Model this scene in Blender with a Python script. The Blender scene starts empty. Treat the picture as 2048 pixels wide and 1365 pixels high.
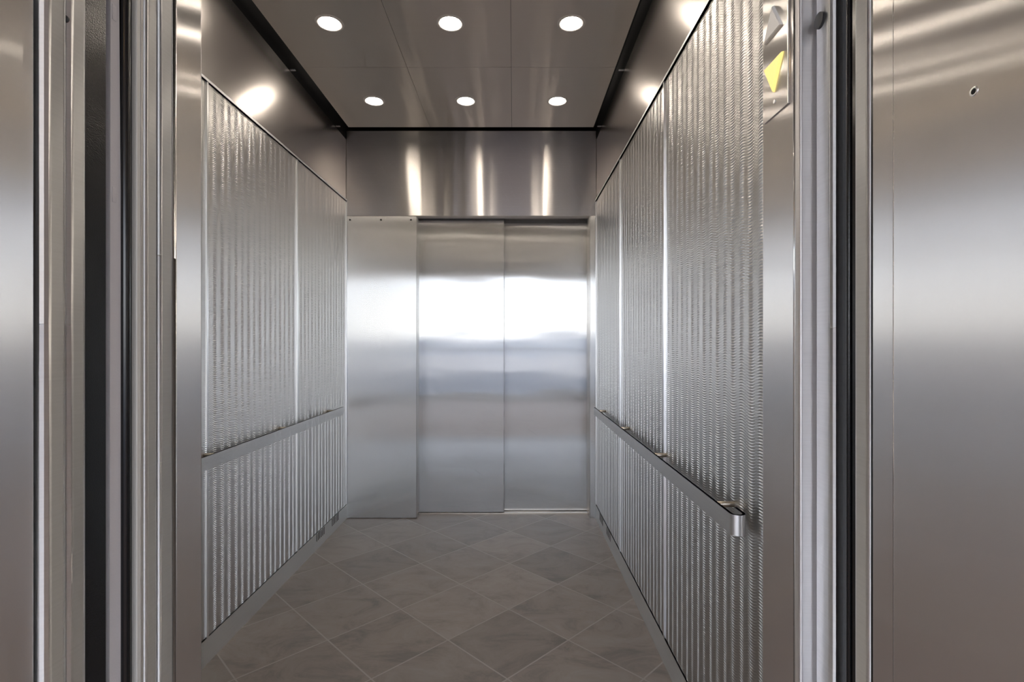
import bpy, bmesh, math
import numpy as np
from mathutils import Vector

S = bpy.context.scene
COL = S.collection
PI = math.pi

# ------------------------------------------------------------------ camera, sky, exposure
CAM_H = 1.225
F = 1030.0                                   # focal length in pixels of the 2048 wide frame
cam_d = bpy.data.cameras.new('camera'); cam = bpy.data.objects.new('camera', cam_d); COL.objects.link(cam)
cam.location = (0, 0, CAM_H); cam.rotation_euler = (PI / 2, 0, 0)
cam_d.sensor_width = 36; cam_d.lens = 36 * F / 2048
cam_d.shift_x = -4 / 2048; cam_d.shift_y = 7.5 / 2048
cam_d.clip_start = 0.02; cam_d.clip_end = 500
S.camera = cam
S.view_settings.view_transform = 'Standard'; S.view_settings.look = 'None'
S.view_settings.gamma = 1; S.view_settings.use_curve_mapping = False
S.view_settings.exposure = 0.32

world = bpy.data.worlds.new('sky'); S.world = world; world.use_nodes = True
nt = world.node_tree; nt.nodes.clear()
wo = nt.nodes.new('ShaderNodeOutputWorld'); bg = nt.nodes.new('ShaderNodeBackground')
tc = nt.nodes.new('ShaderNodeTexCoord'); sp = nt.nodes.new('ShaderNodeSeparateXYZ'); rp = nt.nodes.new('ShaderNodeValToRGB')
nt.links.new(tc.outputs['Generated'], sp.inputs[0]); nt.links.new(sp.outputs['Z'], rp.inputs[0])
nt.links.new(rp.outputs[0], bg.inputs[0]); nt.links.new(bg.outputs[0], wo.inputs[0])
e = rp.color_ramp.elements
e[0].position = 0.0; e[0].color = (1.0, 0.97, 0.92, 1)
e[1].position = 0.6; e[1].color = (0.42, 0.56, 0.82, 1)
m1 = e.new(0.06); m1.color = (0.96, 0.98, 1.0, 1)
m2 = e.new(0.2); m2.color = (0.75, 0.84, 1.0, 1)
SKY = 6.0
bg.inputs[1].default_value = SKY
LAMP = 72.0                                  # cab downlights
SOFFIT_LAMP = 30.0                           # warm lamps over the landing

# ------------------------------------------------------------------ key dimensions (metres)
XL, XR = -1.183, 0.581                       # cab side walls
OL, OR = -0.687, 0.535                       # door opening
YB = 3.63                                    # back wall plane
YF = 1.12                                    # front wall inner plane
HD = 2.134                                   # door head
HC = 2.675                                   # hung ceiling
HT = 2.80                                    # cab top
HP = 2.246                                   # top of the textured panels
HB = 0.10                                    # baseboard

# ------------------------------------------------------------------ helpers
def new_mat(name):
    m = bpy.data.materials.new(name); m.use_nodes = True
    n = m.node_tree; b = n.nodes['Principled BSDF']
    return m, n, b

def plain(name, color, rough=0.5, metal=0.0, spec=None, bump=0.0, bscale=40):
    m, n, b = new_mat(name)
    b.inputs['Base Color'].default_value = (*color, 1); b.inputs['Roughness'].default_value = rough
    b.inputs['Metallic'].default_value = metal
    if spec is not None: b.inputs['Specular IOR Level'].default_value = spec
    if bump:
        g = n.nodes.new('ShaderNodeNewGeometry'); t = n.nodes.new('ShaderNodeTexNoise'); bp = n.nodes.new('ShaderNodeBump')
        t.inputs['Scale'].default_value = bscale; t.inputs['Detail'].default_value = 4
        n.links.new(g.outputs['Position'], t.inputs['Vector']); n.links.new(t.outputs[0], bp.inputs['Height'])
        bp.inputs['Strength'].default_value = bump; bp.inputs['Distance'].default_value = 0.01
        n.links.new(bp.outputs[0], b.inputs['Normal'])
    return m

def steel(name, grain, spread, along=0.20, across=0.012, haze=0.25, color=(0.78, 0.76, 0.74), wobble=0.0, wscale=(2, 2, 2),
          brush=0.05, scratches=0.0, smudge=0.12):
    """brushed stainless: grain = scale vector of the brushing noise (small along the grain), spread = world direction
    across the grain; highlights smear along it with GGX alpha `along`, and stay as sharp as `across` the other way"""
    m, n, b = new_mat(name)
    L = n.links
    n.nodes.remove(b); out = n.nodes['Material Output']
    def glossy(ax, ay):
        g_ = n.nodes.new('ShaderNodeBsdfAnisotropic')
        r = math.sqrt(ax * ay); an = math.sqrt(ay / ax) - 1
        g_.inputs['Anisotropy'].default_value = max(-0.99, an)
        return g_, math.sqrt(r)
    def mth(op, a, b_=None, c=None, clamp=False):
        k = n.nodes.new('ShaderNodeMath'); k.operation = op; k.use_clamp = clamp
        for i, v in enumerate((a, b_, c)):
            if v is None: continue
            if isinstance(v, (int, float)): k.inputs[i].default_value = v
            else: L.new(v, k.inputs[i])
        return k.outputs[0]
    g = n.nodes.new('ShaderNodeNewGeometry')
    if spread == 'level':          # grain runs upright: smear level along whatever face this is
        tv = n.nodes.new('ShaderNodeVectorMath'); tv.operation = 'CROSS_PRODUCT'
        L.new(g.outputs['Normal'], tv.inputs[0]); tv.inputs[1].default_value = (0, 0, 1)
    else:
        tv = n.nodes.new('ShaderNodeCombineXYZ')
        for i in range(3): tv.inputs[i].default_value = spread[i]
    mp = n.nodes.new('ShaderNodeVectorMath'); mp.operation = 'MULTIPLY'; mp.inputs[1].default_value = grain
    L.new(g.outputs['Position'], mp.inputs[0])
    nz = n.nodes.new('ShaderNodeTexNoise'); nz.inputs['Scale'].default_value = 1; nz.inputs['Detail'].default_value = 3
    L.new(mp.outputs[0], nz.inputs['Vector'])
    sm = n.nodes.new('ShaderNodeTexNoise'); sm.inputs['Scale'].default_value = 3.1; sm.inputs['Detail'].default_value = 6
    L.new(g.outputs['Position'], sm.inputs['Vector'])
    mix = n.nodes.new('ShaderNodeMix'); mix.data_type = 'RGBA'
    mix.inputs[6].default_value = (*[c * (1 - brush) for c in color], 1); mix.inputs[7].default_value = (*[min(1, c * (1 + brush)) for c in color], 1)
    L.new(nz.outputs[0], mix.inputs[0])
    col_out = mix.outputs[2]
    acc = None
    if scratches:
        for k, (ang, ln_, wd, th) in enumerate(((0.62, 6, 300, 0.765), (-0.10, 5, 280, 0.76), (1.05, 8, 340, 0.775), (0.03, 3, 380, 0.75), (-0.7, 16, 340, 0.785))):
            rt = n.nodes.new('ShaderNodeMapping'); rt.vector_type = 'TEXTURE'
            rt.inputs['Rotation'].default_value = (0, ang, 0)
            rt.inputs['Scale'].default_value = (1 / ln_, 1 / ln_, 1 / wd)
            rt.inputs['Location'].default_value = (k * 3.73, 0.4 * k, k * 1.31)
            L.new(g.outputs['Position'], rt.inputs[0])
            vo = n.nodes.new('ShaderNodeTexNoise'); vo.inputs['Scale'].default_value = 1.0; vo.inputs['Detail'].default_value = 0.0
            L.new(rt.outputs[0], vo.inputs['Vector'])
            mr = n.nodes.new('ShaderNodeMapRange'); mr.inputs[1].default_value = th; mr.inputs[2].default_value = th + 0.05
            L.new(vo.outputs[0], mr.inputs[0])
            mu = mr.outputs[0]
            acc = mu if acc is None else mth('MAXIMUM', acc, mu)
        mc = n.nodes.new('ShaderNodeMix'); mc.data_type = 'RGBA'
        L.new(mth('MULTIPLY', acc, 0.35 * scratches), mc.inputs[0]); L.new(col_out, mc.inputs[6]); mc.inputs[7].default_value = (0.95, 0.95, 0.95, 1)
        col_out = mc.outputs[2]
    nrm = None
    if wobble:
        w1 = n.nodes.new('ShaderNodeVectorMath'); w1.operation = 'MULTIPLY'; w1.inputs[1].default_value = wscale
        L.new(g.outputs['Position'], w1.inputs[0])
        wn = n.nodes.new('ShaderNodeTexNoise'); wn.inputs['Scale'].default_value = 1; wn.inputs['Detail'].default_value = 1
        L.new(w1.outputs[0], wn.inputs['Vector'])
        bp = n.nodes.new('ShaderNodeBump'); bp.inputs['Strength'].default_value = 1; bp.inputs['Distance'].default_value = wobble
        L.new(wn.outputs[0], bp.inputs['Height']); nrm = bp.outputs[0]
    sh = []
    for ax, ay in ((along, across), (max(0.28, along * 1.3), max(0.12, across * 3))):
        gl, r = glossy(ax, ay)
        k1 = mth('MULTIPLY_ADD', nz.outputs[0], 0.08, 0.96 - smudge / 2)
        k2 = mth('MULTIPLY_ADD', sm.outputs[0], smudge, k1)
        L.new(mth('MULTIPLY', k2, r), gl.inputs['Roughness'])
        L.new(col_out, gl.inputs['Color']); L.new(tv.outputs[0], gl.inputs['Tangent'])
        if nrm is not None: L.new(nrm, gl.inputs['Normal'])
        sh.append(gl)
    ms = n.nodes.new('ShaderNodeMixShader')
    hz = mth('MULTIPLY_ADD', sm.outputs[0], haze * 0.8, haze * 0.6)
    if acc is not None: hz = mth('MULTIPLY_ADD', acc, 0.25 * scratches, hz, clamp=True)
    L.new(hz, ms.inputs[0]); L.new(sh[0].outputs[0], ms.inputs[1]); L.new(sh[1].outputs[0], ms.inputs[2])
    L.new(ms.outputs[0], out.inputs['Surface'])
    return m

def add_box(bm, x0, x1, y0, y1, z0, z1, bev=0.0, seg=4, vertical=True):
    r = bmesh.ops.create_cube(bm, size=1)
    vs = r['verts']
    for v in vs:
        v.co = ((x0 + x1) / 2 + v.co.x * (x1 - x0), (y0 + y1) / 2 + v.co.y * (y1 - y0), (z0 + z1) / 2 + v.co.z * (z1 - z0))
    if bev:
        es = set()
        for v in vs:
            for ed in v.link_edges:
                a, c = ed.verts
                vert = abs(a.co.z - c.co.z) > 1e-6
                if vert or not vertical: es.add(ed)
        bmesh.ops.bevel(bm, geom=list(es), offset=bev, segments=seg, profile=0.5, affect='EDGES')

def add_cyl(bm, c, r, h, axis='Z', n=32, r2=None):
    res = bmesh.ops.create_cone(bm, cap_ends=True, segments=n, radius1=r, radius2=r if r2 is None else r2, depth=h)
    for v in res['verts']:
        x, y, z = v.co
        if axis == 'X': v.co = (z, y, x)
        elif axis == 'Y': v.co = (x, z, y)
        v.co += Vector(c)

def add_lathe(bm, prof, c, n=48):
    """prof = [(r, z), ...] revolved about a vertical axis through c"""
    rings = []
    for r, z in prof:
        rings.append([bm.verts.new((c[0] + r * math.cos(2 * PI * k / n), c[1] + r * math.sin(2 * PI * k / n), c[2] + z)) for k in range(n)])
    for a, b in zip(rings[:-1], rings[1:]):
        for k in range(n):
            bm.faces.new((a[k], a[(k + 1) % n], b[(k + 1) % n], b[k]))

def add_prism(bm, pts, z0, z1):
    """vertical extrusion of a closed (x, y) outline"""
    a = [bm.verts.new((x, y, z0)) for x, y in pts]; b = [bm.verts.new((x, y, z1)) for x, y in pts]
    n = len(pts)
    for k in range(n): bm.faces.new((a[k], a[(k + 1) % n], b[(k + 1) % n], b[k]))
    bm.faces.new(a); bm.faces.new(b[::-1])

def link(name, bm, mat, parent=None, smooth=False):
    bmesh.ops.recalc_face_normals(bm, faces=bm.faces)
    me = bpy.data.meshes.new(name); bm.to_mesh(me); bm.free()
    me.materials.append(mat)
    o = bpy.data.objects.new(name, me); COL.objects.link(o)
    if smooth:
        for p in me.polygons: p.use_smooth = True
        w = o.modifiers.new('weighted_normals', 'WEIGHTED_NORMAL'); w.keep_sharp = True; w.weight = 100
    if parent is not None: o.parent = parent
    return o

def tag(o, label, cat, group=None):
    o['label'] = label; o['category'] = cat
    if group: o['group'] = group
    return o

def struct(o, label=None):
    o['kind'] = 'structure'
    if label: o['label'] = label
    return o

def empty(name, loc=(0, 0, 0)):
    o = bpy.data.objects.new(name, None); COL.objects.link(o); o.location = loc; o.empty_display_size = 0.1
    return o

def box(name, mat, x0, x1, y0, y1, z0, z1, parent=None, bev=0.0, smooth=None, vertical=True):
    bm = bmesh.new(); add_box(bm, min(x0, x1), max(x0, x1), min(y0, y1), max(y0, y1), z0, z1, bev, vertical=vertical)
    return link(name, bm, mat, parent, smooth=bool(bev) if smooth is None else smooth)

# ------------------------------------------------------------------ materials
M = {}
V_G = (420, 420, 3)
M['door'] = steel('brushed steel far doors', V_G, 'level', 0.40, 0.0045, 0.06, (0.80, 0.81, 0.82), wobble=0.0012, wscale=(1.6, 1, 5.5), scratches=0.6)
M['return_back'] = steel('brushed steel return panel', V_G, 'level', 0.45, 0.009, 0.13, (0.79, 0.80, 0.80), wobble=0.0006, wscale=(1.2, 1, 2), scratches=0.3)
M['transom'] = steel('horizontally brushed steel transom', (3, 3, 800), (0, 0, 1), 0.42, 0.018, 0.2, (0.74, 0.705, 0.67), wobble=0.007, wscale=(6.5, 1, 0.25), scratches=0.6)
M['side'] = steel('horizontally brushed steel upper wall', (3, 3, 800), (0, 0, 1), 0.10, 0.035, 0.08, (0.66, 0.63, 0.605), wobble=0.0015, wscale=(1, 2.4, 0.4))
M['ceiling'] = steel('brushed steel ceiling sheet', (3, 800, 3), (0, 1, 0), 0.42, 0.02, 0.50, (0.92, 0.88, 0.83), wobble=0.009, wscale=(9, 0.3, 1))
M['jamb'] = steel('vertically brushed steel jamb', (300, 300, 3), 'level', 0.40, 0.012, 0.16, (0.85, 0.835, 0.815), wobble=0.0004, wscale=(1, 2, 1), brush=0.025, smudge=0.05)
M['edge'] = steel('satin steel door edge', (4, 4, 300), (0, 0, 1), 0.75, 0.05, 0.25, (0.88, 0.88, 0.88), scratches=0.3)
M['worn_edge'] = steel('scuffed satin steel door edge', (4, 4, 400), (0, 0, 1), 0.6, 0.10, 0.3, (0.90, 0.885, 0.89), scratches=0.5)
M['texture'] = plain('textured steel sheet', (0.72, 0.71, 0.695), rough=0.28, metal=1)
M['strip'] = plain('bright satin steel strip', (0.88, 0.89, 0.90), rough=0.3, metal=1)
M['base'] = steel('satin steel baseboard', (4, 4, 300), (0, 0, 1), 0.22, 0.12, 0.3, (0.80, 0.82, 0.825))
M['rail'] = steel('satin steel rail', (300, 4, 300), (0, 0, 1), 0.2, 0.1, 0.3, (0.74, 0.75, 0.755))
M['black'] = plain('black void paint', (0.006, 0.006, 0.007), rough=0.7)
M['gloss_black'] = plain('orange peel black enamel', (0.010, 0.011, 0.013), rough=0.16, bump=0.06, bscale=420)
M['rubber'] = plain('black rubber', (0.008, 0.008, 0.009), rough=0.22)
M['ring'] = plain('white painted trim ring', (0.82, 0.80, 0.77), rough=0.4)
M['plug'] = plain('dark grey rubber plug', (0.05, 0.052, 0.055), rough=0.45)
M['grey_strip'] = plain('grey primer', (0.62, 0.59, 0.60), rough=0.7, bump=0.1, bscale=300)
M['cream'] = plain('cream plastic edge', (0.62, 0.60, 0.56), rough=0.45)
M['slot'] = plain('dark slot', (0.01, 0.01, 0.01), rough=0.9)
M['concrete'] = plain('warm brown concrete', (0.50, 0.37, 0.30), rough=0.9, spec=0.1, bump=0.2, bscale=12)
M['stucco'] = plain('beige stucco', (0.70, 0.63, 0.56), rough=0.9, bump=0.3, bscale=60)
M['soffit'] = plain('brown soffit boards', (0.40, 0.34, 0.29), rough=0.7)
M['curb'] = plain('pale concrete curb', (0.45, 0.45, 0.45), rough=0.8)
M['railing'] = plain('dark painted metal', (0.05, 0.05, 0.055), rough=0.5)
M['ground'] = plain('dry desert ground', (0.50, 0.41, 0.34), rough=1, spec=0.0, bump=0.5, bscale=0.1)
M['hill'] = plain('dusty hills', (0.26, 0.25, 0.25), rough=1)
M['alu'] = plain('worn aluminium sill', (0.62, 0.56, 0.48), rough=0.35, metal=1)
M['sill'] = plain('dull grooved sill', (0.30, 0.28, 0.26), rough=0.6, metal=1)
M['arrow_off'] = plain('unlit white arrow lens', (0.90, 0.88, 0.83), rough=0.35)

def emit(name, color, strength, base=(0.8, 0.8, 0.8)):
    m, n, b = new_mat(name)
    b.inputs['Base Color'].default_value = (*base, 1)
    b.inputs['Emission Color'].default_value = (*color, 1); b.inputs['Emission Strength'].default_value = strength
    return m
M['lens'] = emit('glowing lamp lens', (1.0, 0.88, 0.75), LAMP)
M['soffit_lens'] = emit('warm glowing soffit lens', (1.0, 0.66, 0.30), SOFFIT_LAMP)
M['arrow_lit'] = emit('lit amber arrow lens', (1.0, 0.80, 0.25), 0.75, (0.5, 0.42, 0.15))

def tile_mat():
    m, n, b = new_mat('slate tile laid diagonally')
    L = n.links
    g = n.nodes.new('ShaderNodeNewGeometry'); s = n.nodes.new('ShaderNodeSeparateXYZ'); L.new(g.outputs['Position'], s.inputs[0])
    def mth(op, a, b_=None, c=None):
        k = n.nodes.new('ShaderNodeMath'); k.operation = op
        for i, v in enumerate((a, b_, c)):
            if v is None: continue
            if isinstance(v, (int, float)): k.inputs[i].default_value = v
            else: L.new(v, k.inputs[i])
        return k.outputs[0]
    step = 0.4985                                  # diagonal of a tile
    x = mth('SUBTRACT', s.outputs['X'], -0.523); y = mth('SUBTRACT', s.outputs['Y'], 2.385)
    u = mth('DIVIDE', mth('ADD', x, y), step); v = mth('DIVIDE', mth('SUBTRACT', x, y), step)
    fu = mth('FRACT', mth('ADD', u, 200)); fv = mth('FRACT', mth('ADD', v, 200))
    iu = mth('FLOOR', u); iv = mth('FLOOR', v)
    du = mth('MINIMUM', fu, mth('SUBTRACT', 1, fu)); dv = mth('MINIMUM', fv, mth('SUBTRACT', 1, fv))
    dist = mth('MINIMUM', du, dv)
    mr = n.nodes.new('ShaderNodeMapRange'); mr.inputs[1].default_value = 0.0065; mr.inputs[2].default_value = 0.0095; L.new(dist, mr.inputs[0])
    cb = n.nodes.new('ShaderNodeCombineXYZ'); L.new(iu, cb.inputs[0]); L.new(iv, cb.inputs[1])
    wn = n.nodes.new('ShaderNodeTexWhiteNoise'); wn.noise_dimensions = '2D'; L.new(cb.outputs[0], wn.inputs['Vector'])
    # every tile shows another piece of stone
    off = n.nodes.new('ShaderNodeVectorMath'); off.operation = 'MULTIPLY_ADD'
    L.new(wn.outputs['Color'], off.inputs[0]); off.inputs[1].default_value = (9, 9, 9); L.new(g.outputs['Position'], off.inputs[2])
    st = n.nodes.new('ShaderNodeMapping'); st.inputs['Scale'].default_value = (3.2, 5.0, 1); st.inputs['Rotation'].default_value = (0, 0, 0.5)
    L.new(off.outputs[0], st.inputs[0])
    n1 = n.nodes.new('ShaderNodeTexNoise'); n1.inputs['Scale'].default_value = 1.1; n1.inputs['Detail'].default_value = 12; n1.inputs['Roughness'].default_value = 0.74
    n1.inputs['Distortion'].default_value = 0.9; L.new(st.outputs[0], n1.inputs['Vector'])
    cr = n.nodes.new('ShaderNodeValToRGB'); L.new(n1.outputs[0], cr.inputs[0])
    ce = cr.color_ramp.elements
    ce[0].position = 0.34; ce[0].color = (0.120, 0.107, 0.099, 1); ce[1].position = 0.66; ce[1].color = (0.225, 0.203, 0.187, 1)
    k = ce.new(0.5); k.color = (0.195, 0.167, 0.150, 1)
    vr = mth('MULTIPLY_ADD', wn.outputs['Value'], 0.34, 0.90)
    vm = n.nodes.new('ShaderNodeVectorMath'); vm.operation = 'SCALE'; L.new(cr.outputs[0], vm.inputs[0]); L.new(vr, vm.inputs['Scale'])
    mx = n.nodes.new('ShaderNodeMix'); mx.data_type = 'RGBA'; L.new(mr.outputs[0], mx.inputs[0])
    mx.inputs[6].default_value = (0.29, 0.262, 0.24, 1); L.new(vm.outputs[0], mx.inputs[7])
    L.new(mx.outputs[2], b.inputs['Base Color'])
    ro = mth('MULTIPLY_ADD', n1.outputs[0], 0.25, 0.27)
    L.new(ro, b.inputs['Roughness'])
    h = mth('ADD', mth('MULTIPLY', n1.outputs[0], 0.5), mth('MULTIPLY', mr.outputs[0], 0.8))
    bp = n.nodes.new('ShaderNodeBump'); bp.inputs['Strength'].default_value = 0.5; bp.inputs['Distance'].default_value = 0.002
    L.new(h, bp.inputs['Height']); L.new(bp.outputs[0], b.inputs['Normal'])
    return m
M['tile'] = tile_mat()

# ------------------------------------------------------------------ cab shell
struct(box('floor', M['tile'], XL - 0.02, XR + 0.02, 0.985, 3.80, -0.03, 0.0), 'brown grey slate tiles laid diagonally in the cab')
struct(box('wall_left', M['side'], XL - 0.05, XL, YF, YB + 0.2, 0.0, HC - 0.004), 'brushed steel wall band above the textured panels on the left')
struct(box('wall_right', M['side'], XR, XR + 0.05, YF, YB + 0.2, 0.0, HC - 0.004), 'brushed steel wall band above the textured panels on the right')
struct(box('ceiling', M['black'], XL - 0.05, XR + 0.05, 0.98, 3.85, HT, HT + 0.03), 'dark cab top above the hung steel ceiling')
struct(box('wall_cavity', M['black'], XL - 0.05, XL - 0.002, YF, YB + 0.2, HC - 0.003, HT), 'black cavity side above the left wall')
struct(box('wall_cavity', M['black'], XR + 0.002, XR + 0.05, YF, YB + 0.2, HC - 0.003, HT), 'black cavity side above the right wall')
struct(box('wall_back', M['transom'], XL, XR, YB, YB + 0.07, HD, HC + 0.06, bev=0.003, vertical=False), 'brushed steel transom above the far doors')
struct(box('trim_16', M['ceiling'], XL + 0.002, XR - 0.002, YB + 0.004, YB + 0.07, HD - 0.0012, HD + 0.004), 'underside of the transom over the far doors')
struct(box('trim_1', M['return_back'], OR, XR, YB, YB + 0.14, 0.0, HD - 0.001, bev=0.002), 'narrow steel strip right of the far doors')

rp_ = empty('return_panel', ((XL + OL) / 2, YB, 0))
def local(o, parent):           # keep world placement under a placed empty
    o.parent = parent; o.location = -Vector(parent.location); return o
local(box('panel', M['return_back'], XL, OL, YB, YB + 0.10, 0.004, HD - 0.004, bev=0.0015), rp_)
for px in (700, 762, 822):
    bm = bmesh.new(); add_cyl(bm, ((px - 1028) / F * YB, YB - 0.001, CAM_H + 250 / F * YB), 0.006, 0.003, 'Y', 16)
    local(link('screw', bm, M['slot'], smooth=False), rp_)
tag(rp_, 'tall plain brushed steel panel left of the far doors, three screws near its top', 'panel')

# far doors
struct(box('door_1', M['door'], OL - 0.10, -0.072, YB + 0.10, YB + 0.135, 0.012, HD + 0.03, bev=0.002), 'left leaf of the closed far doors, scratched brushed steel')
struct(box('door_2', M['door'], -0.11, OR + 0.03, YB + 0.142, YB + 0.177, 0.012, HD + 0.03, bev=0.002), 'right leaf of the closed far doors, scratched brushed steel')
sill = box('trim_2', M['alu'], OL, OR, YB + 0.094, YB + 0.2, -0.01, 0.008); struct(sill, 'thin bright sill under the far doors')
struct(box('trim_3', M['ceiling'], OL, OR, YB + 0.07, YB + 0.25, HD + 0.028, HD + 0.06), 'underside of the door head at the far doors')
struct(box('trim_4', M['jamb'], OR - 0.002, OR + 0.0, YB + 0.02, YB + 0.14, 0.0, HD))

# ------------------------------------------------------------------ textured wall panels
def textured_mesh(length, height):
    pitch = 0.0073; wave = 0.825 / 8
    nr = int(height / pitch * 8); nc = int(length / wave * 16)
    v = np.linspace(0, height, nr + 1); u = np.linspace(0, length, nc + 1)
    U, V = np.meshgrid(u, v)
    ph = 2 * PI * U / wave
    phase = (V + 0.0092 * np.cos(ph)) / pitch
    s = 1 - np.abs(np.sin(PI * phase))          # sharp crests, round valleys
    D = 0.0024 * s + 0.0007 * (0.5 + 0.5 * np.sin(ph + 0.6))
    fade = np.clip(np.minimum(U, length - U) / 0.004, 0, 1)
    D = D * fade
    co = np.stack([D, U, V], axis=-1).reshape(-1, 3).astype(np.float32)
    R, C = nr + 1, nc + 1
    i = (np.arange(nr)[:, None] * C + np.arange(nc)[None, :]).reshape(-1)
    faces = np.stack([i, i + 1, i + 1 + C, i + C], axis=1).astype(np.int32)
    me = bpy.data.meshes.new('textured_sheet')
    me.vertices.add(len(co)); me.vertices.foreach_set('co', co.ravel())
    me.loops.add(faces.size); me.loops.foreach_set('vertex_index', faces.ravel())
    me.polygons.add(len(faces)); me.polygons.foreach_set('loop_start', np.arange(0, faces.size, 4, dtype=np.int32))
    me.polygons.foreach_set('use_smooth', np.ones(len(faces), dtype=bool))
    me.update(); me.validate(); me.materials.append(M['texture'])
    return me
PL = 0.8245
sheet_me = textured_mesh(PL - 0.010, HP - HB - 0.012)
bm = bmesh.new(); add_box(bm, 0.0, 0.0075, -0.005, 0.0, 0, HP - HB); add_box(bm, 0.0, 0.0075, PL - 0.01, PL - 0.005, 0, HP - HB)
bmesh.ops.recalc_face_normals(bm, faces=bm.faces)
frame_me = bpy.data.meshes.new('edge_strip'); bm.to_mesh(frame_me); bm.free(); frame_me.materials.append(M['strip'])
bm = bmesh.new(); add_box(bm, 0.0, 0.009, -0.005, PL - 0.005, HP - HB - 0.010, HP - HB)
cap_me = bpy.data.meshes.new('top_strip'); bmesh.ops.recalc_face_normals(bm, faces=bm.faces); bm.to_mesh(cap_me); bm.free(); cap_me.materials.append(M['base'])
plabels = {
 ('l', 0): 'textured steel panel on the left wall nearest the camera, mostly behind the door jamb',
 ('l', 1): 'wavy textured steel panel on the left wall, the larger looking one before the joint',
 ('l', 2): 'wavy textured steel panel on the left wall beside the far return panel, vent slots below',
 ('r', 0): 'large wavy textured steel panel on the right wall behind the rounded handrail end',
 ('r', 1): 'wavy textured steel panel in the middle of the right wall between two bright joints',
 ('r', 2): 'narrow looking wavy textured steel panel on the right wall next to the far doors'}
for side, x, sx in (('l', XL, 1), ('r', XR, -1)):
    for k in range(3):
        y0 = YB - 0.003 - (3 - k) * 0.8247 + 0.005
        t = empty('textured_wall_panel', (x, y0, HB)); t.scale = (sx, 1, 1)
        for nm, me in (('sheet', sheet_me), ('edge_strip', frame_me), ('top_strip', cap_me)):
            o = bpy.data.objects.new(nm, me); COL.objects.link(o); o.parent = t
        tag(t, plabels[(side, k)], 'wall panel', 'textured steel panels on the cab walls')

# baseboards with vent slots
for side, x, s in (('left', XL, 1), ('right', XR, -1)):
    b = box('baseboard_' + side, M['base'], x, x + s * 0.006, YF, YB, 0.0, HB - 0.001)
    struct(b, 'satin steel baseboard along the %s wall' % side)
    for y0 in (3.069, 3.330):
        for j in range(6):
            box('vent_slot', M['slot'], x + s * 0.005, x + s * 0.0066, y0 + j * 0.0235, y0 + j * 0.0235 + 0.009, 0.050, 0.097, parent=b)

# ------------------------------------------------------------------ handrails
def rail(side, x, s, y0, y1, label):
    t = empty('handrail', (x, (y0 + y1) / 2, 0.765))
    xo = x + s * 0.057                       # outer face of the bar
    r = 0.019; th = 0.007
    # hairpin outline of the bar seen from above, near end bent back to the wall
    outer = [(xo, y1)]; inner = [(xo - s * th, y1)]
    cy = y0 + r
    cx = xo - s * r
    for k in range(0, 17):
        a = PI * k / 16
        outer.append((cx + s * r * math.cos(a), cy - r * math.sin(a)))
        inner.append((cx + s * (r - th) * math.cos(a), cy - (r - th) * math.sin(a)))
    outer.append((cx - s * r, cy + 0.045)); inner.append((cx - s * (r - th), cy + 0.045))
    bm = bmesh.new(); add_prism(bm, outer + inner[::-1], 0.765, 0.815)
    o = local(link('bar', bm, M['rail']), t)
    for p in o.data.polygons: p.use_smooth = len(p.vertices) == 4
    for e_ in o.data.edges: pass
    o.data.set_sharp_from_angle(angle=math.radians(35))
    for yb in (3.26, 2.59, 1.965, 1.36):
        bm = bmesh.new(); add_cyl(bm, (x + s * 0.026, yb, 0.804), 0.0075, 0.052, 'X', 20)
        local(link('bracket', bm, M['alu'], smooth=True), t)
    tag(t, label, 'handrail', 'flat steel handrails')
rail('left', XL, 1, 1.245, 3.41, 'flat steel handrail along the left wall, its near end hidden by the jamb')
rail('right', XR, -1, 1.235, 3.375, 'flat steel handrail on the right wall with a rounded near end')

# ------------------------------------------------------------------ hung ceiling with downlights
CX0, CX1, CY0, CY1 = -1.103, 0.530, 1.21, 3.43
cw = (CX1 - CX0) / 3; cl = (CY1 - CY0) / 3
rowname = ['front row, overhead beyond the top of the picture', 'middle row', 'back row nearest the transom']
colname = ['left', 'centre', 'right']
tilt = {(0, 0): (0.002, 0.001), (1, 0): (0, 0), (2, 0): (0, 0)}
def lamp_proto():
    t = empty('downlight')
    bm = bmesh.new(); add_lathe(bm, [(0.044, 0.008), (0.0465, -0.001), (0.052, -0.004), (0.058, -0.0045), (0.0625, -0.002), (0.0628, 0.0)], (0, 0, 0))
    link('trim_ring', bm, M['ring'], t, smooth=True)
    bm = bmesh.new()
    add_lathe(bm, [(0.0001, -0.002), (0.02, -0.0015), (0.038, 0.0015), (0.0445, 0.005)], (0, 0, 0))
    link('lens', bm, M['lens'], t, smooth=True)
    return t
proto = lamp_proto()
first = True
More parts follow.
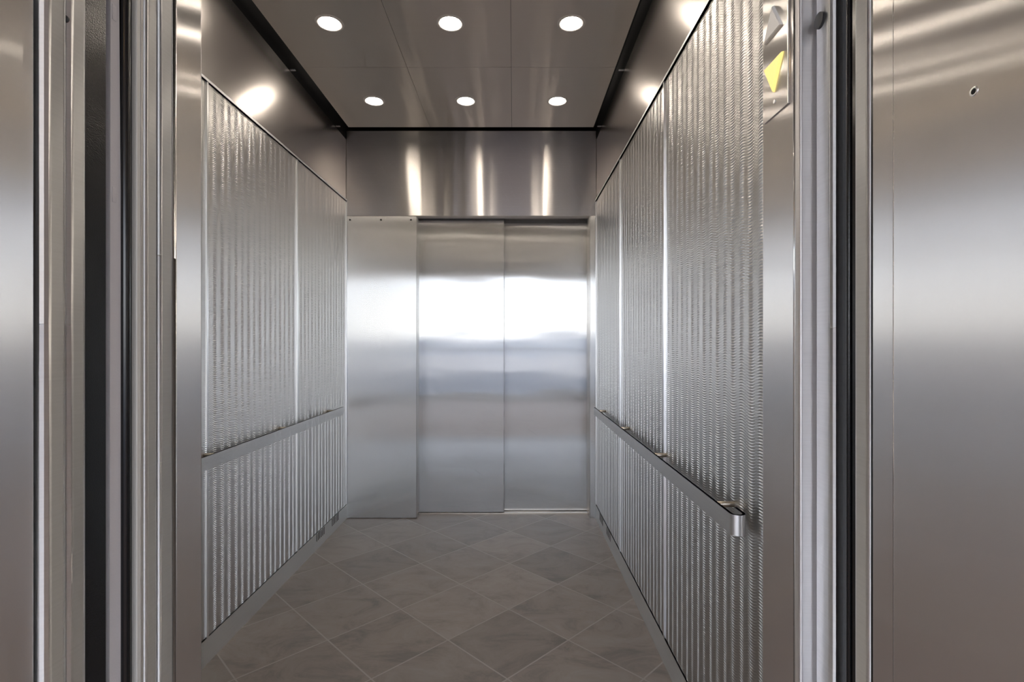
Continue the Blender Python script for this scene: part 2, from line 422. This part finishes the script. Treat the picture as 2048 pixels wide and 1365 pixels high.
for j in range(3):
    for i in range(3):
        x0 = CX0 + i * cw; y0 = CY0 + j * cl
        cx, cy = x0 + cw / 2, y0 + cl / 2
        p = empty('ceiling_panel', (cx, cy, HC))
        # sheet with a round hole for the lamp
        bm = bmesh.new(); n = 48
        hw, hl = cw / 2 - 0.0008, cl / 2 - 0.0008
        inner = []; outer = []
        for k in range(n):
            a = 2 * PI * (k + 0.5) / n; c_, s_ = math.cos(a), math.sin(a)
            inner.append(bm.verts.new((0.056 * c_, 0.056 * s_, 0)))
            q = min(hw / abs(c_), hl / abs(s_)); outer.append(bm.verts.new((q * c_, q * s_, 0)))
        cor = {}
        for k in range(n):
            k2 = (k + 1) % n
            bm.faces.new((inner[k], inner[k2], outer[k2], outer[k]))
            a1 = outer[k].co; a2 = outer[k2].co
            if abs(abs(a1.x) - hw) < 1e-6 and abs(abs(a2.y) - hl) < 1e-6 or abs(abs(a1.y) - hl) < 1e-6 and abs(abs(a2.x) - hw) < 1e-6:
                cv = bm.verts.new((math.copysign(hw, a1.x + a2.x), math.copysign(hl, a1.y + a2.y), 0))
                bm.faces.new((outer[k], outer[k2], cv))
        r = bmesh.ops.extrude_face_region(bm, geom=bm.faces[:])
        for v in r['geom']:
            if isinstance(v, bmesh.types.BMVert): v.co.z += 0.012
        link('sheet', bm, M['ceiling'], p)
        tag(p, 'brushed steel ceiling panel, %s column, %s' % (colname[i], rowname[j]), 'ceiling panel', 'steel ceiling panels')
        if first: t = proto; first = False
        else:
            t = proto.copy(); COL.objects.link(t)
            for ch in proto.children:
                c = ch.copy(); COL.objects.link(c); c.parent = t
        t.location = (cx, cy, HC)
        tag(t, 'glowing round recessed downlight, %s column, %s' % (colname[i], rowname[j]), 'downlight', 'recessed downlights in the steel ceiling')
# clips that carry the hung ceiling from the side walls
clips = [(XL, 1, 2.72, 'second clip from the corner above the left wall'), (XL, 1, 3.42, 'clip in the far left corner'),
         (XR, -1, 2.72, 'second clip from the corner above the right wall'), (XR, -1, 3.42, 'clip in the far right corner')]
for x, s, y, lb in clips:
    o = box('ceiling_clip', M['strip'], x, x + s * 0.028, y - 0.006, y + 0.008, HC + 0.001, HC + 0.004)
    tag(o, 'tiny steel ceiling %s' % lb, 'clip', 'ceiling clips')

# ------------------------------------------------------------------ near doorway of the cab
TOPH = 2.5
def px_y(px, X): return abs(X) * F / abs(px - 1028)
# front wall of the cab (inside face and reveals)
struct(box('wall_front', M['jamb'], OR, XR + 0.05, 0.985, YF - 0.012, 0, HT, bev=0.002), 'steel reveal right of the near doorway')
struct(box('wall_front', M['jamb'], XL - 0.05, OL, 1.043, 1.136, 0, HT, bev=0.006), 'steel reveal left of the near doorway')
struct(box('wall_front', M['jamb'], OL - 0.001, OR + 0.001, 1.0, YF - 0.012, HD, HT), 'steel head above the near doorway')
# stepped strike column, left
struct(box('trim_5', M['edge'], XL, OL - 0.0025, 1.003, 1.0435, 0, HT, bev=0.008))
struct(box('trim_6', M['edge'], XL, OL - 0.005, 0.967, 1.0035, 0, HT, bev=0.009))
st = empty('strike_column', (OL - 0.01, 0.95, 0))
local(box('cream_edge', M['cream'], OL - 0.06, OL - 0.0065, 0.947, 0.957, 0.02, TOPH, bev=0.002), st)
local(box('steel_edge', M['edge'], OL - 0.06, OL - 0.0070, 0.957, 0.966, 0.02, TOPH, bev=0.003), st)
bm = bmesh.new(); add_cyl(bm, (OL - 0.012, 0.925, 1.26), 0.0085, 2.48, 'Z', 24)
local(link('rubber_bead', bm, M['rubber'], smooth=True), st)
local(box('rubber_channel', M['rubber'], OL - 0.06, OL - 0.014, 0.905, 0.946, 0.02, TOPH, bev=0.002), st)
tag(st, 'black rubber and cream strike edge of the cab doorway on the left', 'door edge')
# cab doors stacked on the right, stepping back towards the hall
a = box('door_3', M['worn_edge'], OR + 0.0005, OR + 0.62, 0.9655, 0.9845, 0.01, TOPH, bev=0.0055); struct(a, 'scuffed bright edge of the open cab door, right side, far leaf')
b_ = box('door_4', M['edge'], OR + 0.027, OR + 0.62, 0.9100, 0.9650, 0.01, TOPH, bev=0.012); struct(b_, 'satin edge of the open cab door, right side, near leaf with a rubber plug')
bm = bmesh.new(); add_cyl(bm, (OR + 0.027, 0.943, CAM_H + 0.594), 0.0140, 0.010, 'X', 28)
link('rubber_plug', bm, M['plug'], b_, smooth=True)
sb = empty('door_seal', (OR + 0.04, 0.88, 0))
local(box('backing', M['rubber'], OR + 0.046, OR + 0.08, 0.870, 0.9135, 0.02, TOPH, bev=0.002), sb)
bm = bmesh.new(); add_cyl(bm, (OR + 0.030, 0.868, 1.26), 0.0045, 2.48, 'Z', 20)
local(link('rubber_bead', bm, M['gloss_black'], smooth=True), sb)
tag(sb, 'narrow dark rubber seal in the gap between the right door edges', 'seal')

# ------------------------------------------------------------------ hall side of the doorway
struct(box('trim_8', M['jamb'], OL - 0.35, OL, 0.45, 0.737, 0, HD, bev=0.0015), 'wide brushed steel hall jamb on the left')
struct(box('trim_9', M['jamb'], OR, OR + 0.35, 0.45, 0.727, 0, HD, bev=0.0015), 'wide brushed steel hall jamb on the right with a small round hole')
bm = bmesh.new()
add_lathe(bm, [(0.0030, 0.0005), (0.0050, 0.0010), (0.0056, 0.0)], (0, 0, 0), 28)
hx, hy, hz = OR, px_y(1948, OR), CAM_H + (690 - 183) / F * px_y(1948, OR)
for v in bm.verts: v.co = (hx - v.co.z, hy + v.co.x, hz + v.co.y)
kh = link('keyhole', bm, M['strip'], smooth=True)
bm = bmesh.new(); add_cyl(bm, (hx - 0.0002, hy, hz), 0.0042, 0.0008, 'X', 24)
kd = link('hole', bm, M['slot'], kh); tag(kh, 'small round key hole in the right hall jamb', 'keyhole')
struct(box('trim_10', M['jamb'], OR + 0.0012, OR + 0.35, 0.728, 0.770, 0, HD, bev=0.001), 'narrow strip beside the right hall jamb')
struct(box('trim_11', M['edge'], OR + 0.0015, OR + 0.35, 0.778, 0.815, 0, TOPH, bev=0.008))
struct(box('trim_12', M['rubber'], OR + 0.004, OR + 0.35, 0.7705, 0.7775, 0, TOPH))
struct(box('trim_13', M['black'], OR + 0.03, OR + 0.35, 0.816, 0.849, 0, TOPH))
d5 = box('door_5', M['edge'], -1.45, -0.675, 0.740, 0.7835, 0.01, TOPH, bev=0.013); struct(d5, 'edge of the open hall door, left side, near leaf')
d6 = box('door_6', M['edge'], -1.45, -0.680, 0.7838, 0.825, 0.01, TOPH, bev=0.013); struct(d6, 'edge of the open hall door, left side, far leaf')
bm = bmesh.new(); add_cyl(bm, (-0.6835, 0.7845, CAM_H + (690 - 38) / F * 0.785), 0.005, 0.004, 'Y', 20)
link('rubber_plug', bm, M['plug'], d6, smooth=True)
gb = box('black_return', M['gloss_black'], -0.95, -0.688, 0.826, 0.868, 0.0, TOPH); tag(gb, 'glossy black enamelled edge in the gap left of the cab doorway', 'panel')
# grey strip hanging slightly out of plumb in the gap, with little clips
gs = empty('cable_strip', (-0.70, 0.885, 0))
def strip_y(px): return 0.700 * F / (1028 - px)
bm = bmesh.new()
z0, z1 = 0.3, 2.1
yA0, yB0 = strip_y(218.5), strip_y(252); yA1, yB1 = strip_y(221.5), strip_y(236)
vs = [bm.verts.new(c) for c in ((-0.700, yA0, z0), (-0.700, yB0, z0), (-0.700, yB1, z1), (-0.700, yA1, z1),
                                (-0.712, yA0, z0), (-0.712, yB0, z0), (-0.712, yB1, z1), (-0.712, yA1, z1))]
for f in ((0, 1, 2, 3), (7, 6, 5, 4), (0, 4, 5, 1), (1, 5, 6, 2), (2, 6, 7, 3), (3, 7, 4, 0)): bm.faces.new([vs[i] for i in f])
local(link('strip', bm, M['grey_strip']), gs)
for yp in (26, 390):
    yy = strip_y(228); zz = CAM_H + (690 - yp) / F * yy
    local(box('clip', M['grey_strip'], -0.7035, -0.699, yy - 0.0045, yy + 0.0045, zz - 0.013, zz + 0.013, bev=0.0008), gs)
tag(gs, 'grey vertical strip with small clips in the dark gap on the left', 'strip')

# head, hall wall, landing
struct(box('wall_hall', M['stucco'], -5.0, OL - 0.35, 0.45, 0.60, 0, 2.72), 'hall wall left of the lift entrance')
struct(box('wall_hall', M['stucco'], OR + 0.35, 5.0, 0.45, 0.60, 0, 2.72), 'hall wall right of the lift entrance')
struct(box('wall_hall', M['stucco'], OL - 0.35, OR + 0.35, 0.45, 0.737, HD, 2.72), 'hall wall above the lift entrance')
struct(box('trim_14', M['sill'], OL - 0.4, OR + 0.4, 0.60, 0.868, -0.03, 0.0), 'hall sill')
struct(box('trim_15', M['sill'], OL - 0.4, OR + 0.4, 0.895, 0.984, -0.03, 0.0), 'cab sill')
struct(box('landing_floor', M['concrete'], -5, 5, -3.55, 0.60, -0.2, 0.0), 'brown concrete landing outside the lift')
struct(box('landing_soffit', M['soffit'], -5, 5, -4.3, 0.60, 2.72, 3.0), 'soffit above the landing')
struct(box('wall_landing', M['stucco'], -5.2, -5.0, -3.55, 0.60, -0.2, 3.0), 'end wall of the landing')
struct(box('wall_landing', M['stucco'], 5.0, 5.2, -3.55, 0.60, -0.2, 3.0), 'end wall of the landing')
struct(box('landing_curb', M['curb'], -5, 5, -3.62, -3.50, 0.0, 0.22), 'pale curb at the edge of the landing')
rl = empty('guard_rail', (0, -3.56, 0.22))
for k in range(8):
    local(box('bar', M['railing'], -5, 5, -3.572, -3.548, 0.34 + k * 0.105, 0.352 + k * 0.105), rl)
local(box('top_rail', M['railing'], -5, 5, -3.59, -3.53, 1.12, 1.16), rl)
for x in (-4.8, -3.2, -1.6, 1.6, 3.2, 4.8):
    local(box('post', M['railing'], x - 0.025, x + 0.025, -3.585, -3.535, 0.22, 1.12), rl)
tag(rl, 'dark horizontal bar guard rail at the landing edge, seen only in reflections', 'railing')
for i, (x, y) in enumerate(((-2.4, -0.9), (0.0, -0.9), (2.4, -0.9), (-2.4, -2.7), (0.0, -2.7), (2.4, -2.7))):
    where = ('left end, near the lift wall', 'middle, near the lift wall', 'right end, near the lift wall', 'left end, near the guard rail', 'middle, near the guard rail', 'right end, near the guard rail')[i]
    t = empty('soffit_lamp', (x, y, 2.72))
    bm = bmesh.new(); add_lathe(bm, [(0.075, -0.002), (0.085, -0.012), (0.095, 0.0)], (0, 0, 0)); link('trim_ring', bm, M['strip'], t, smooth=True)
    bm = bmesh.new(); add_cyl(bm, (0, 0, -0.004), 0.075, 0.004, 'Z', 32); link('lens', bm, M['soffit_lens'], t)
    tag(t, 'warm round lamp in the landing soffit, ' + where, 'lamp', 'soffit lamps over the landing')

# hoistway
for nm, a in (('wall_hoistway', (-1.7, -1.65, 0.60, 4.2, -0.5, 3.4)), ('wall_hoistway', (1.25, 1.3, 0.60, 4.2, -0.5, 3.4)),
              ('wall_hoistway', (-1.7, 1.3, 4.2, 4.25, -0.5, 3.4)), ('wall_hoistway', (-1.7, 1.3, 0.60, 4.2, 3.35, 3.4)),
              ('wall_hoistway', (-1.7, 1.3, 0.60, 4.2, -0.5, -0.45)), ('wall_hoistway', (-1.7, 1.3, 0.55, 0.60, 3.0, 3.4)),
              ('wall_hoistway', (-1.7, 1.3, 0.58, 0.60, -0.5, -0.2))):
    struct(box(nm, M['black'], *a))

# ------------------------------------------------------------------ direction lantern on the right reveal
ln = empty('direction_lantern', (OR, 1.05, CAM_H + 0.469))
xf = OR - 0.003
bm = bmesh.new(); add_box(bm, xf, OR + 0.001, 0.9985, 1.0965, CAM_H + 0.469, CAM_H + 0.80, bev=0.001, seg=2, vertical=False)
local(link('faceplate', bm, M['jamb'], smooth=True), ln)
local(box('edge_bead', M['strip'], xf - 0.0012, xf + 0.001, 0.9975, 1.0005, CAM_H + 0.470, CAM_H + 0.80), ln)
def arrow(name, pts, mat):
    bm = bmesh.new()
    f = bm.faces.new([bm.verts.new((xf, y, CAM_H + z)) for y, z in pts])
    r = bmesh.ops.extrude_face_region(bm, geom=[f])
    vv = [v for v in r['geom'] if isinstance(v, bmesh.types.BMVert)]
    c = sum((v.co for v in vv), Vector()) / 3
    for v in vv:
        v.co.x -= 0.006; v.co.y = c.y + (v.co.y - c.y) * 0.95; v.co.z = c.z + (v.co.z - c.z) * 0.95
    bmesh.ops.recalc_face_normals(bm, faces=bm.faces)
    bmesh.ops.bevel(bm, geom=[e for e in bm.edges if all(v.co.x < xf - 0.003 for v in e.verts)], offset=0.0012, segments=2, affect='EDGES')
    return local(link(name, bm, mat), ln)
o = arrow('up_arrow', [(1.088, 0.633), (1.017, 0.633), (1.0525, 0.6935)], M['arrow_off']); o['label'] = 'unlit white up arrow'
o = arrow('down_arrow', [(1.0885, 0.5795), (1.0148, 0.5795), (1.0516, 0.5156)], M['arrow_lit']); o['label'] = 'lit amber down arrow'
bm = bmesh.new(); add_cyl(bm, (xf - 0.0005, 1.0516, CAM_H + 0.497), 0.004, 0.0015, 'X', 16); local(link('screw', bm, M['strip']), ln)
tag(ln, 'steel direction lantern with a white up arrow and a glowing amber down arrow', 'lantern')

# ------------------------------------------------------------------ land outside
M['asphalt'] = plain('dark car park asphalt', (0.10, 0.105, 0.12), rough=1, spec=0.0)
struct(box('car_park', M['asphalt'], -200, 200, -75, -4.5, -3.2, -3.17), 'dark asphalt below the landing')
struct(box('ground', M['ground'], -200, 200, -300, -4.5, -3.4, -3.2), 'dry ground below the landing')
bm = bmesh.new()
import random
rnd = random.Random(4)
n = 60; prev = None
for k in range(n + 1):
    x = -250 + 500 * k / n
    h = 3 + 6 * abs(math.sin(k * 0.37)) * (0.6 + 0.4 * rnd.random()) + 2 * math.sin(k * 0.11)
    cur = [bm.verts.new((x, -200, -3.2)), bm.verts.new((x, -240, -3.2 + h + 3)), bm.verts.new((x, -290, -3.2))]
    if prev:
        bm.faces.new((prev[0], cur[0], cur[1], prev[1])); bm.faces.new((prev[1], cur[1], cur[2], prev[2]))
    prev = cur
struct(link('hills', bm, M['hill']), 'low hills on the horizon')
